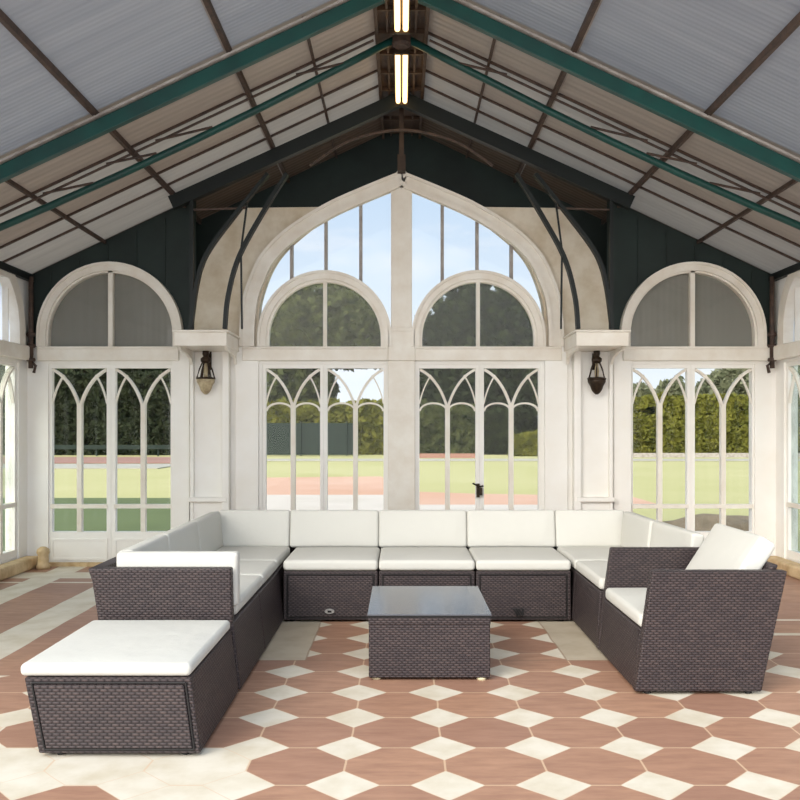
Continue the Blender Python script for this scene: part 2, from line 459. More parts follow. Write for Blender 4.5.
# the two round-headed lights under it
for n, c in ((2, 325), (3, 478)):
    w = window(n); cu = bx(c)
    bm = bmesh.new(); strip(bm, semis(cu, bz(338), 62.5*K, 28, Z_SP), 8*K, -.045, .05, WB); strip(bm, semis(cu, bz(338), 57.5*K, 28, Z_SP), 3.5*K, -.02, .05, WB)
    strip(bm, semis(cu, bz(338), 65.5*K, 28, Z_SP), 2.5*K, -.065, -.03, WB)
    obj('window_frame', fix(bm), 'trimc', w)
    bm = bmesh.new(); wbox(bm, cu-.016, cu+.016, -.01, .04, Z_SP, bz(338)+58*K, WB); obj('mullion', fix(bm), 'trimc', w)
    bm = bmesh.new(); shape2d(bm, [semis(cu, bz(338), 58*K, 28, Z_SP)], .02, .028, WB); obj('pane', fix(bm), 'glass', w)

# a round-headed blind window, used in the back bays and the side walls
def round_window(n, cu, W, sheet, up=True):
    w = window(n)
    bm = bmesh.new(); strip(bm, semis(cu, bz(335), 68*K, 28, Z_SP), 8.5*K, -.045, .06, W); strip(bm, semis(cu, bz(335), 63.5*K, 28, Z_SP), 3*K, -.02, .05, W)
    strip(bm, semis(cu, bz(335), 71*K, 28, Z_SP), 2.5*K, -.06, -.03, W)
    obj('window_frame', fix(bm), 'trimc', w)
    bm = bmesh.new(); wbox(bm, cu-.02, cu+.02, -.02, .04, Z_SP, bz(335)+64*K, W); obj('mullion', fix(bm), 'trimc', w)
    bm = bmesh.new(); shape2d(bm, [semis(cu, bz(335), 65*K, 28, Z_SP)], .045, .055, W); obj('blind' if sheet == 'blind' else 'ribbed_pane', fix(bm), sheet, w)
    if sheet == 'blind':
        bm = bmesh.new(); shape2d(bm, [semis(cu, bz(335), 64*K, 28, Z_SP)], .012, .018, W); obj('pane', fix(bm), 'glass', w)
    return w
round_window(4, bx(111), WB, 'blind'); round_window(5, bx(692), WB, 'blind')

# ------------------------------------------------------------------ doors with interlacing tracery
def leaf(root, u0, u1, W, stileL, stileR, zt, zpb, round_arches, lowbar, zbar, gm='glass'):
    """one glazed leaf between u0 and u1"""
    a, b = u0+stileL, u1-stileR
    m = (a+b)/2; mw = 4.6*K
    zo = Z_OP
    bm = bmesh.new()
    shape2d(bm, [[(u0,.01),(u1,.01),(u1,zo),(u0,zo)], [(a,zpb),(b,zpb),(b,zt),(a,zt)]], .02, .075, W)
    if zpb > .1:
        strip(bm, [(a+.0,.06),(b,.06),(b,zpb-.07),(a,zpb-.07)], .018, .012, .02, W, closed=True)
    lf = obj('leaf', fix(bm), 'cream', root)
    bm = bmesh.new(); wbox(bm, m-mw/2, m+mw/2, .015, .07, zpb, bz(404), W); obj('mullion', fix(bm), 'trimc', lf)
    bm = bmesh.new(); zs = bz(406); h = zt - zs
    for s in (-1, 1):
        e = a if s < 0 else b
        strip(bm, curve((m, zs-.02), (m+s*.02*0+s*(abs(e-m))*.30, zs+h*.72), (e-s*.005, zt-.012)), .022, .018, .06, W)
        # short ribs springing from the sides
        strip(bm, curve((e, zs+.02), (e-s*abs(e-m)*.12, zs+h*.5), (e-s*abs(e-m)*.42, zt-.06), 6), .012, .022, .05, W)
        if round_arches:
            c = (m+e)/2; r = abs(e-m)/2-.005
            strip(bm, [(c+r*math.cos(PI-PI*i/14), bz(411)+.07*math.sin(PI*i/14)) for i in range(15)], .016, .02, .06, W)
    obj('tracery', fix(bm), 'trimc', lf)
    if lowbar:
        bm = bmesh.new(); wbox(bm, a-.01, b+.01, .008, .06, zbar-.018, zbar+.018, W); obj('glazing_bar', fix(bm), 'trimc', lf)
    bm = bmesh.new(); wbox(bm, a-.005, b+.005, .045, .05, zpb-.005, zt+.005, W); obj('pane', fix(bm), gm, lf)
    return lf
def door(n, px0, px1, inner, mid, low):
    r = tag(empty('door_%d' % n), None, None, kind='structure')
    u0, u1 = bx(px0), bx(px1); m = bx(mid); e0 = bx(inner[0])-u0; e1 = u1-bx(inner[1])
    zpb = bz(532) if low else .28
    leaf(r, u0, m-.001, WB, e0, m-bx(inner[2]), bz(368), zpb, not low, low, bz(506.5))
    leaf(r, m+.001, u1, WB, bx(inner[3])-m, e1, bz(368), zpb, not low, low, bz(506.5))
    return r
door(1, 48, 172, (51, 170, 106, 114.5), 110.3, True)
door(2, 262, 386, (265.5, 383.5, 320, 327), 323.5, False)
d3 = door(3, 417, 541, (419.5, 539, 476, 484), 480, False)
door(4, 631, 755, (633.5, 753, 688, 695.5), 691.8, True)
# old lever and padlock on the third door
bm = bmesh.new(); u = bx(478); z = bz(487)
wbox(bm, u-.014, u+.014, -.012, .02, z-.09, z+.03, WB)
tube(bm, [(u-.05,YB-.03,z+.035),(u-.02,YB-.035,z+.02),(u+.02,YB-.03,z+.005),(u+.045,YB-.025,z+.012)], .008)
box(bm, u+.008, u+.035, YB-.04, YB-.015, z-.07, z-.005)
obj('door_handle', fix(bm), 'bronze', d3)
for n, (x0, x1) in enumerate(((bx(50), bx(172)),)):
    bm = bmesh.new(); box(bm, x0, x1, YB-.03, YB, 0, .035); trim(bm, 'sill')

# ------------------------------------------------------------------ pilasters with projecting brackets
for s in (-1, 1):
    X = lambda px: s*abs(bx(px))
    def pb(bm, p0, p1, d0, d1, z0, z1):
        a, b = sorted((X(p0), X(p1))); wbox(bm, a, b, d0, d1, z0, z1, WB)
    bm = bmesh.new()
    pb(bm, 192, 195.5, -.075, 0, 0, 1.90); pb(bm, 224, 231, -.10, 0, 0, 1.90)
    pb(bm, 236, 259, -.035, 0, 0, Z_SP); pb(bm, 172, 190, -.02, 0, 0, Z_SP-.02)
    pb(bm, 192, 228, -.06, 0, 0, bz(501)); pb(bm, 191, 229, -.11, 0, bz(501), bz(496.5))
    pb(bm, 195, 225, -.03, 0, bz(501), 1.89)
    trim(bm, 'cream', bevel=.006)
    bm = bmesh.new()
    x0, x1 = sorted((s*1.853, s*1.425))
    box(bm, x0, x1, 7.25, YB-.001, 1.886, 1.998); box(bm, x0-.015, x1+.015, 7.235, YB-.001, 1.998, 2.015)
    trim(bm, 'trimc', bevel=.005)
    # scrolled support under the bracket
    bm = bmesh.new()
    prof = [(YB-.10,1.886),(YB-.55,1.886),(YB-.5,1.86),(YB-.3,1.85),(YB-.15,1.82),(YB-.10,1.77)]
    for xx in (s*1.445, s*1.83):
        vs1 = [bm.verts.new((xx-.012, y, z)) for y, z in prof]; vs2 = [bm.verts.new((xx+.012, y, z)) for y, z in prof]
        bm.faces.new(vs1); bm.faces.new(vs2[::-1])
        for i in range(len(prof)): j = (i+1) % len(prof); bm.faces.new([vs1[i], vs1[j], vs2[j], vs2[i]])
    trim(bm, 'trimc')

# ------------------------------------------------------------------ side walls
YN = 3.2
bays = [7.08, 5.62, 4.16]
for side, W, s in (('left', WL, -1), ('right', WR, 1)):
    bm = bmesh.new()
    hw = .60
    ze = roof(XW)
    ops = [(c-hw, c+hw) for c in bays][::-1]
    lo = [(YN, 0)] + [p for a, b in ops for p in ((a,0),(a,Z_OP),(b,Z_OP),(b,0))] + [(YB+.13,0),(YB+.13,Z_SP),(YN,Z_SP)]
    shape2d(bm, [lo], 0, .12, W)
    up = [(YN, Z_SP)]
    for c in bays[::-1]: up += semis(c, bz(335), .60, 24, Z_SP)
    up += [(YE+.08, Z_SP), (YE+.08, ze+.03), (YN, ze+.03)]
    # arch heads reach above the eave: cap them at it
    capz = ze + .02
    up = [(p[0], min(p[1], capz-.012)) if p[1] < capz or i < len(up)-2 else p for i, p in enumerate(up)]
    shape2d(bm, [up], .0, .12, W)
    struct('wall_'+side, fix(bm), 'cream')
    bm = bmesh.new()
    for c in bays:
        wbox(bm, c-.68, c+.68, -.06, 0, bz(361), bz(347), W)
    trim(bm, bevel=.006)
    for i, c in enumerate(bays):
        w = window({-1: 6, 1: 9}[s]+i)
        rr = 66*K; zc = bz(335)-.0
        arc = semis(c, zc, rr, 28, Z_SP); arc = [(p[0], min(p[1], capz-.06)) for p in arc]
        bm = bmesh.new(); strip(bm, arc, 13*K, -.04, .05, W); obj('window_frame', fix(bm), 'trimc', w)
        bm = bmesh.new(); wbox(bm, c-.018, c+.018, -.02, .05, Z_SP, capz-.07, W)
        for q in (-.39,-.2,.2,.39): wbox(bm, c+q-.006, c+q+.006, .0, .05, Z_SP, min(capz-.07, zc+math.sqrt(rr*rr-q*q)), W)
        obj('mullion', fix(bm), 'trimc', w)
        bm = bmesh.new(); shape2d(bm, [[(p[0], min(p[1], capz-.05)) for p in semis(c, zc, rr, 28, Z_SP)]], .055, .062, W); obj('ribbed_pane', fix(bm), 'sheer', w)
        r = tag(empty('door_%d' % ({-1: 5, 1: 8}[s]+i)), None, None, kind='structure')
        leaf(r, c-hw, c-.001, W, .04, .035, bz(368), .17, False, True, .56, 'oldglass')
        leaf(r, c+.001, c+hw, W, .035, .04, bz(368), .17, False, True, .56, 'oldglass')
    bm = bmesh.new(); wbox(bm, YN, YB-.05, -.13, 0, 0, .10, W); struct('baseboard_'+side, fix(bm), 'sill', bevel=.02)
# corner stub post, left
bm = bmesh.new(); lathe(bm, [(.055,0),(.06,.03),(.045,.05),(.045,.12),(.055,.14),(.05,.17),(.02,.19)], -3.10, 7.70)
tag(obj('stone_stub', fix(bm), 'sill', smooth=True), 'short weathered stone stub in the back left corner by the white doors', 'stone post')
# dark downpipes in the two back corners
for s in (-1, 1):
    bm = bmesh.new(); x = s*(XW-.06)
    tube(bm, [(x, YB-.07, 1.74), (x, YB-.07, roof(XW)-.02)], .022)
    for z in (1.80, 1.92, 2.02): lathe(bm, [(.035,z),(.04,z+.01),(.035,z+.03)], x, YB-.07, 10)
    tube(bm, [(x,YB-.07,1.80),(x-s*.05,YB-.09,1.76),(x-s*.03,YB-.08,1.70)], .014)
    trim(bm, 'rust', smooth=True)

# ------------------------------------------------------------------ roof
RX = .175
YR = 3.4
rows = [(YR, 5.60, 'roofA'), (5.60, 6.30, 'roofB'), (6.30, 6.64, 'roofC'), (6.64, 6.96, 'roofB'), (6.96, 7.27, 'roofC'), (7.27, 7.85, 'roofC'), (7.85, YE, 'roofD')]
mats = ['roofA', 'roofB', 'roofC', 'roofD']
ceil = tag(empty('ceiling'), None, None, kind='structure')
for s in (-1, 1):
    for y0, y1, mt in rows:
        bm = bmesh.new()
        xs = [RX, 1.08, 1.92, XW+.25]
        for a, b in zip(xs, xs[1:]):
            hexa(bm, [(s*a,y0,roof(a)),(s*b,y0,roof(b)),(s*b,y1,roof(b)),(s*a,y1,roof(a)),
                      (s*a,y0,roof(a)+.012),(s*b,y0,roof(b)+.012),(s*b,y1,roof(b)+.012),(s*a,y1,roof(a)+.012)])
        obj('roof_sheet', fix(bm), mt, ceil)
    # purlins along the room
    for x, w, h, ya, m_ in ((1.08,.027,.04,YR,'rust'), (1.92,.027,.04,YR,'rust'), (.62,.018,.02,5.63,'rust'), (2.62,.022,.03,5.63,'rust'), (3.27,.05,.06,YR,'darkteal')):
        bm = bmesh.new(); z = roof(x)-h/2-.004
        bar(bm, (s*x, ya, z), (s*x, YE, z), w, h); obj('purlin', fix(bm), m_, ceil)
        if w > .025: 
            bm = bmesh.new(); bar(bm, (s*(x+.028), ya, z+.012), (s*(x+.028), YE, z+.012), .014, .02); obj('purlin', fix(bm), 'whitebatten' if x < 2 else 'rust', ceil)
    # cross battens under the sheets
    for y in (6.30, 6.96, 7.27):
        bm = bmesh.new(); bar(bm, (s*RX, y, roof(RX)-.01), (s*3.3, y, roof(3.3)-.01), .022, .014, (0,0,1)); obj('batten', fix(bm), 'rust', ceil)
# ridge boards
bm = bmesh.new()
box(bm, -RX-.01, RX+.01, YR, YE, roof(RX)+.005, roof(RX)+.03)
for s in (-1, 1):
    box(bm, s*RX-.012, s*RX+.012, YR, YE, roof(RX)-.05, roof(RX)+.01)
    box(bm, s*.10-.008, s*.10+.008, YR, YE, roof(RX)-.02, roof(RX)+.006)
y = YR+.1
while y < YE:
    box(bm, -RX, RX, y-.012, y+.012, roof(RX)-.025, roof(RX)+.006); y += .35
obj('ridge_board', fix(bm), 'browntimber', ceil)
# outer gable wall, opened behind the great arch
sc_ = YE/YB
Lg = lambda p: ((p[0]-401.5)*YE/F, CAMH+(430-p[1])*YE/F)
mid = offs(aO, 9)
mid = [p for p in mid if p[0] < 399] + [(401.5, mid[-1][1])]
gl = [Lg(p) for p in mid] + [Lg((mx(p[0]), p[1])) for p in mid[:-1]][::-1]
zb = gl[0][1]
bm = bmesh.new()
WG = lambda u, d, z: (u, YE+d, z)
shape2d(bm, [[(-XW-.1, 1.98), (-XW-.1, roof(XW+.1)), (0, ZR+.006), (XW+.1, roof(XW+.1)), (XW+.1, 1.98), (gl[-1][0]+.05, 1.98)] + [p for p in gl[::-1] if p[1] > 2.0] + [(gl[0][0]-.05, 1.98)]], 0, .08, WG)
# side returns between the two gable planes
struct('wall_gable', fix(bm), 'greenboard')

# ------------------------------------------------------------------ trusses
def rpt(x, y, drop): return (x, y, roof(x)-drop)
t1 = tag(empty('roof_truss', (0,5.6,ZR-.2)), 'broad teal roof beam nearest the camera, crossing both slopes', 'roof beam', 'teal roof trusses')
def local(o): return Matrix.Translation(-o.location)
def part(root, name, bm, mat, sub=None, **k):
    bmesh.ops.transform(fix(bm), matrix=local(root), verts=bm.verts)
    return obj(name, bm, mat, sub or root, **k)
for s in (-1, 1):
    bm = bmesh.new(); bar(bm, rpt(s*.12,5.6,.115), rpt(s*3.28,5.6,.115), .05, .088); part(t1, 'rafter', bm, 'teal', bevel=.004)
    bm = bmesh.new(); bar(bm, rpt(s*.12,5.585,.052), rpt(s*3.28,5.585,.052), .06, .014); part(t1, 'flange', bm, 'whitebatten')
t2 = tag(empty('roof_truss', (0,6.37,ZR-.2)), 'slender teal tubular roof truss meeting at the lamp, behind the broad beam', 'roof beam', 'teal roof trusses')
for s in (-1, 1):
    bm = bmesh.new()
    tube(bm, [rpt(s*x,6.37,.09+.05*math.sin(PI*x/3.3)) for x in (.06,.5,1,1.5,2,2.5,2.9,3.26)], .026, 10); part(t2, 'rafter', bm, 'teal', smooth=True)
    bm = bmesh.new()
    tube(bm, [rpt(s*x,6.35,.035) for x in (.2,1,2,3.2)], .009, 6); part(t2, 'tie_rod', bm, 'rust')
    for x0, x1 in ((.35,.75),(1.35,1.75),(2.2,2.55),(1.75,2.1)):
        bm = bmesh.new(); tube(bm, [rpt(s*x0,6.36,.11), rpt(s*x1,6.33,.03)], .009, 6); part(t2, 'strut', bm, 'rust')
bm = bmesh.new(); lathe(bm, [(.05,ZR-.17),(.07,ZR-.15),(.07,ZR-.10),(.04,ZR-.08)], 0, 6.37, 12); part(t2, 'hub', bm, 'rust')
t3 = tag(empty('roof_truss', (0,7.47,ZR-.2)), 'dark green truss with curved brackets standing on the two wall brackets', 'roof beam')
Y3 = 7.47; K3 = Y3/F
P3 = lambda px, py: ((px-401.5)*K3, CAMH+(430-py)*K3)
W3 = lambda u, d, z: (u, Y3+d, z)
for s in (-1, 1):
    bm = bmesh.new(); bar(bm, rpt(s*.0,Y3,.13), rpt(s*1.93,Y3,.10), .07, .11); part(t3, 'rafter', bm, 'darkteal')
    q = lambda pts: [((lambda a: (s*abs(a[0]), a[1]))(P3(*p))) for p in pts]
    bm = bmesh.new(); strip(bm, q(smooth_path([(578,329),(575,297),(564,257),(539,211),(516,174)])), .032, -.03, .03, W3); part(t3, 'curved_bracket', bm, 'darkteal')
    bm = bmesh.new(); strip(bm, q(smooth_path([(612,329),(606,285),(596,254),(567,214),(535,174)])), .03, -.03, .03, W3); part(t3, 'curved_bracket', bm, 'darkteal')
    bm = bmesh.new(); strip(bm, q([(611,329),(611,200)]), .03, -.02, .02, W3); part(t3, 'post', bm, 'darkteal')
    bm = bmesh.new(); strip(bm, q([(556,204),(562,250),(561,329)]), .014, -.01, .01, W3); part(t3, 'strut', bm, 'darkteal')
    bm = bmesh.new(); strip(bm, q([(556,208),(611,210)]), .014, -.01, .01, W3); part(t3, 'strut', bm, 'rust')
bm = bmesh.new(); strip(bm, [P3(*p) for p in smooth_path([(310,166),(345,143),(385,131.5),(418,131.5),(458,143),(493,166)])], .018, -.01, .01, W3); part(t3, 'collar_arch', bm, 'rust')
bm = bmesh.new(); box(bm, -.02, .02, 7.70, 7.74, bz(168), ZR-.10); box(bm, -.035, .035, 7.69, 7.84, bz(176), bz(160))
part(t3, 'king_post', bm, 'browntimber')

# ------------------------------------------------------------------ tube lights on the ridge
def ridge_light(y0, y1, label):
    zc = roof(RX)-.085
    r = tag(empty('tube_light', (0,(y0+y1)/2,zc)), label, 'ceiling light', 'tube lights under the ridge')
    bm = bmesh.new(); box(bm, -.055, .055, y0-.02, y1+.02, zc+.03, zc+.075); part(r, 'housing', bm, 'browntimber')
    for x in (-.028, .028):
        bm = bmesh.new(); tube(bm, [(x,y0,zc),(x,y1,zc)], .019, 12); part(r, 'tube', bm, 'tube', smooth=True)
    for y in (y0, y1):
        bm = bmesh.new(); box(bm, -.055, .055, y-.012, y+.012, zc-.028, zc+.032); part(r, 'end_cap', bm, 'bronze')
ridge_light(6.43, 7.44, 'glowing warm twin tube light, the farther one, above the pointed arch')
ridge_light(5.1, 6.10, 'glowing warm twin tube light nearer the camera, cut by the top edge')

# ------------------------------------------------------------------ wall lanterns
def lantern(px, bowl, label):
    u = bx(px); yc = YB-.13; zb = bz(395)
    r = tag(empty('wall_lantern', (u, YB-.06, zb)), label, 'wall lamp', None)
    H = 45*K
    z = lambda f: zb + f*H
    bm = bmesh.new(); lathe(bm, [(.012,z(0)),(.03,z(.04)),(.045,z(.09)),(.058,z(.18)),(.078,z(.27)),(.080,z(.33)),(.06,z(.34))], u, yc, 14); part(r, 'bowl', bm, bowl, smooth=True)
    bm = bmesh.new()
    for k in range(6):
        a = 2*PI*k/6+.3
        tube(bm, [(u+.078*math.cos(a), yc+.07*math.sin(a), z(.34)), (u+.054*math.cos(a), yc+.05*math.sin(a), z(.55)), (u+.024*math.cos(a), yc+.024*math.sin(a), z(.72))], .007, 6)
    lathe(bm, [(.082,z(.33)),(.084,z(.35)),(.07,z(.37))], u, yc, 14)
    part(r, 'cage', bm, 'bronze')
    bm = bmesh.new(); lathe(bm, [(.016,z(.36)),(.02,z(.5)),(.012,z(.68))], u, yc, 10); part(r, 'glass_shade', bm, 'horn', smooth=True)
    bm = bmesh.new(); lathe(bm, [(.026,z(.68)),(.044,z(.72)),(.046,z(.78)),(.022,z(.83)),(.03,z(.88)),(.028,z(.95)),(.008,z(1.0))], u, yc, 12); part(r, 'finial', bm, 'bronze', smooth=True)
    bm = bmesh.new(); tube(bm, [(u, yc, z(.93)), (u+.02, yc+.02, z(1.02)), (u+.025, YB-.05, z(1.0)), (u+.02, YB-.03, z(.85))], .009, 8)
    box(bm, u-.02, u+.03, YB-.04, YB-.028, z(.55), z(.92)); part(r, 'bracket', bm, 'bronze')
lantern(209, 'horn', 'dark wall lantern with a cream bowl on the left pilaster')
lantern(593.5, 'bronze', 'all-bronze wall lantern on the right pilaster')

# ------------------------------------------------------------------ furniture
def rbox(sx, sy, sz, r, puff=0, n=10):
    """rounded cushion box centred on the origin, thin axis z"""
    bm = bmesh.new(); h = (sx/2, sy/2, sz/2)
    def coords(L, k):  # cluster near the ends
        e = [-L, -L+r*.3, -L+r*.7, -L+r]; inner = [(-L+r)+(2*L-2*r)*i/k for i in range(1, k)]
        return e + inner + [L-r, L-r*.7, L-r*.3, L]
    cx, cy, cz = coords(h[0], 8), coords(h[1], 8), coords(h[2], 2)
    cache = {}
    def V(x, y, z):
        key = (round(x,5), round(y,5), round(z,5))
        if key in cache: return cache[key]
        q = [max(-(h[i]-r), min(h[i]-r, c)) for i, c in enumerate((x,y,z))]
        d = Vector((x-q[0], y-q[1], z-q[2]))
        if d.length > 1e-9:
            m_ = max(abs(d.x), abs(d.y), abs(d.z)); d = d.normalized()*m_
        p = Vector(q)+d
        u, v = x/h[0], y/h[1]
        p.z += puff*(1-u*u)*(1-v*v)*(1 if z > 0 else -.1)*abs(z)/h[2]
        p.x *= 1-.012*(1-v*v)*0; 
        cache[key] = bm.verts.new(p); return cache[key]
    for A, B, f in ((cx, cy, lambda a, b, s: (a, b, s*h[2])), (cx, cz, lambda a, b, s: (a, s*h[1], b)), (cy, cz, lambda a, b, s: (s*h[0], a, b))):
        for s in (-1, 1):
            for i in range(len(A)-1):
                for j in range(len(B)-1):
                    fs = [V(*f(A[i],B[j],s)), V(*f(A[i+1],B[j],s)), V(*f(A[i+1],B[j+1],s)), V(*f(A[i],B[j+1],s))]
                    try: bm.faces.new(fs)
                    except ValueError: pass
    return fix(bm)
def cushion(name, size, centre, label, rot=(0,0,0), group=None, puff=.012, r=.022):
    o = obj(name, rbox(*size, r, puff), 'cushion', smooth=True)
    o.location = centre; o.rotation_euler = rot
    tag(o, label, 'cushion', group); return o

ZT = .318          # top of the wicker bases
def frame_strip(bm, pts, r=.006):
    tube(bm, pts, r, 6)
# --- back row: three armless modules
xe = [-.742, -.145, .462, 1.062]
YF, YBK = 5.555, 6.46
lab = ['wicker sofa module, left of the three in the back row, silver oval on its front',
       'wicker sofa module in the middle of the back row, behind the glass-topped table',
       'wicker sofa module, right of the three in the back row, black clip on its front']
def base_box(bm, x0, x1, y0, y1, z0, z1, rk=(0,0,0,0)):
    """wicker base; rk = how far the -x, +x, -y, +y faces lean outward at the top"""
    hexa(bm, [(x0,y0,z0),(x1,y0,z0),(x1,y1,z0),(x0,y1,z0),(x0-rk[0],y0-rk[2],z1),(x1+rk[1],y0-rk[2],z1),(x1+rk[1],y1+rk[3],z1),(x0-rk[0],y1+rk[3],z1)])
def feet(root, pts):
    for x, y in pts:
        bm = bmesh.new(); lathe(bm, [(.014,0),(.017,.004),(.015,.016)], x, y, 12); part(root, 'foot', bm, 'beigefoot' if False else 'black')
for i in range(3):
    x0, x1 = xe[i]+.004, xe[i+1]-.004
    r = tag(empty('sofa_module', ((x0+x1)/2, (YF+YBK)/2, 0)), lab[i], 'sofa', 'armless modules of the corner sofa')
    bm = bmesh.new(); base_box(bm, x0, x1, YF, YBK-.06, .014, ZT, (0,0,-.008,0)); part(r, 'base', bm, 'wicker', bevel=.006)
    bm = bmesh.new(); base_box(bm, x0+.03, x1-.03, YF-.008, YF+.01, .035, ZT-.028, (0,0,-.008,0)); fp = part(r, 'front_panel', bm, 'wicker', bevel=.004)
    bm = bmesh.new(); a, b, c, d = x0+.024, x1-.024, .03, ZT-.022
    lean = lambda z: YF-.001+.008*(z/ZT)
    for p, q_ in (((a,c),(b,c)),((b,c),(b,d)),((b,d),(a,d)),((a,d),(a,c))): tube(bm, [(p[0],lean(p[1]),p[1]),(q_[0],lean(q_[1]),q_[1])], .0045, 6)
    part(r, 'panel_joint', bm, 'seam', sub=fp)
    bm = bmesh.new(); base_box(bm, x0, x1, YBK-.06, YBK, .014, .575, (0,0,0,.03)); part(r, 'backrest', bm, 'wicker', bevel=.008)
    feet(r, [(x0+.05,YF+.05),(x1-.05,YF+.05),(x0+.05,YBK-.05),(x1-.05,YBK-.05)])
    if i == 0:
        u, z = -.448, .071
        bm = bmesh.new(); ring = [(u+.030*math.cos(2*PI*k/20), z+.015*math.sin(2*PI*k/20)) for k in range(20)]
        shape2d(bm, [ring], YF-.018, YF-.006, lambda a_, d_, z_: (a_, d_, z_)); part(r, 'catch_plate', bm, 'steel', sub=fp)
        bm = bmesh.new(); box(bm, u-.012, u+.012, YF-.023, YF-.018, z-.006, z+.006); part(r, 'catch_slot', bm, 'black', sub=fp)
    if i == 2:
        u, z = .728, .066
        bm = bmesh.new()
        for k in (-1, 0, 1): bar(bm, (u-.016+k*.016, YF-.016, z+.022), (u+.012+k*.016, YF-.016, z-.022), .010, .012, (0,1,0))
        box(bm, u+.022, u+.032, YF-.02, YF-.008, z-.018, z+.022)
        part(r, 'clip', bm, 'black', sub=fp)
# --- corner modules
for s, xi, xo, lb in ((-1, -.745, -1.40, 'wicker corner module of the sofa at its back left'), (1, 1.066, 1.675, 'wicker corner module of the sofa at its back right')):
    x0, x1 = sorted((xi, xo))
    r = tag(empty('sofa_corner', ((x0+x1)/2, 6.0, 0)), lb, 'sofa', None)
    lk = (.0,-.028,0,0) if s < 0 else (-.02,.0,0,0)
    bm = bmesh.new(); base_box(bm, x0+(.0 if s > 0 else .06), x1-(.0 if s < 0 else .06), 5.56, YBK-.06, .014, ZT, lk); part(r, 'base', bm, 'wicker', bevel=.006)
    bm = bmesh.new(); base_box(bm, x0, x1, YBK-.06, YBK, .014, .575, (0,0,0,.03)); part(r, 'backrest', bm, 'wicker', bevel=.008)
    bm = bmesh.new()
    if s < 0: base_box(bm, x0, x0+.06, 5.56, YBK-.06, .014, .575, (.04,-.04,0,0))
    else: base_box(bm, x1-.06, x1, 5.56, YBK-.06, .014, .575, (-.04,.04,0,0))
    part(r, 'side_back', bm, 'wicker', bevel=.008)
    feet(r, [(x0+.08,5.62),(x1-.08,5.62),(x0+.08,YBK-.08),(x1-.08,YBK-.08)])
# --- left arm of the U: a middle module and an end module with a low wicker end panel
def left_module(y0, y1, end, label):
    r = tag(empty('sofa_module', (-1.05, (y0+y1)/2, 0)), label, 'sofa', None)
    bm = bmesh.new(); base_box(bm, -1.29, -.735, y0, y1, .014, ZT, (.03,-.034,0,0)); part(r, 'base', bm, 'wicker', bevel=.006)
    bm = bmesh.new(); base_box(bm, -1.34, -1.29, y0, y1, .014, .572, (.085,-.07,0,0)); part(r, 'backrest', bm, 'wicker', bevel=.008)
    if end:
        bm = bmesh.new()
        hexa(bm, [(-1.345,y0-.001,.30),(-.772,y0-.001,.30),(-.772,y0+.05,.30),(-1.345,y0+.05,.30),
                  (-1.425,y0-.03,.572),(-.775,y0-.03,.572),(-.775,y0+.03,.572),(-1.425,y0+.03,.572)])
        part(r, 'end_panel', bm, 'wicker', bevel=.008)
    feet(r, [(-1.24,y0+.06),(-.80,y0+.06),(-1.24,y1-.06),(-.80,y1-.06)])
left_module(4.066, 4.80, True, 'wicker end module of the sofa on the left, its low end panel behind the footstool')
left_module(4.806, 5.552, False, 'wicker middle module on the left run of the sofa, against the corner')
# --- right run: one middle module between the corner and the armchair
r = tag(empty('sofa_module', (1.37, 5.2, 0)), 'wicker middle module on the right run of the sofa, behind the armchair', 'sofa', None)
bm = bmesh.new(); base_box(bm, 1.066, 1.60, 4.87, 5.552, .014, ZT, (-.02,.03,0,0)); part(r, 'base', bm, 'wicker', bevel=.006)
bm = bmesh.new(); base_box(bm, 1.60, 1.65, 4.87, 5.552, .014, .572, (-.06,.07,0,0)); part(r, 'backrest', bm, 'wicker', bevel=.008)
feet(r, [(1.13,4.93),(1.55,4.93),(1.13,5.5),(1.55,5.5)])
# --- footstool
r = tag(empty('footstool', (-1.03, 3.64, 0)), 'low wicker footstool with a cream pad in the left foreground', 'footstool')
bm = bmesh.new(); base_box(bm, -1.33, -.737, 3.262, 4.035, .014, .292, (.054,-.035,0,0)); part(r, 'base', bm, 'wicker', bevel=.006)
bm = bmesh.new()
hexa(bm, [(-1.30,3.252,.035),(-.765,3.252,.035),(-.765,3.27,.035),(-1.30,3.27,.035),(-1.346,3.252,.268),(-.797,3.252,.268),(-.797,3.27,.268),(-1.346,3.27,.268)])
fp = part(r, 'front_panel', bm, 'wicker', bevel=.004)
bm = bmesh.new(); c4 = [(-1.306,.03),(-.759,.03),(-.791,.274),(-1.354,.274)]
for k in range(4):
    p, q_ = c4[k], c4[(k+1) % 4]; tube(bm, [(p[0],3.259,p[1]),(q_[0],3.259,q_[1])], .0045, 6)
part(r, 'panel_joint', bm, 'seam', sub=fp)
feet(r, [(-1.26,3.30),(-.80,3.30),(-1.26,3.98),(-.80,3.98)])
# --- armchair
r = tag(empty('armchair', (1.37, 4.45, 0)), 'wicker armchair on the right, turned to face the table, with a loose cream back cushion', 'armchair')
def arm(y0, y1):
    bm = bmesh.new(); hexa(bm, [(1.058,y0,.014),(1.632,y0,.014),(1.632,y1,.014),(1.058,y1,.014),(1.128,y0-.03,.566),(1.737,y0-.03,.566),(1.737,y1-.03,.566),(1.128,y1-.03,.566)])
    part(r, 'arm', bm, 'wicker', bevel=.008)
arm(4.03, 4.085); arm(4.805, 4.86)
bm = bmesh.new(); base_box(bm, 1.064, 1.60, 4.087, 4.803, .014, .285, (-.03,.03,0,0)); part(r, 'base', bm, 'wicker', bevel=.006)
bm = bmesh.new(); hexa(bm, [(1.575,4.087,.285),(1.62,4.087,.285),(1.62,4.803,.285),(1.575,4.803,.285),(1.69,4.065,.585),(1.725,4.065,.585),(1.725,4.78,.585),(1.69,4.78,.585)]); part(r, 'backrest', bm, 'wicker', bevel=.01)
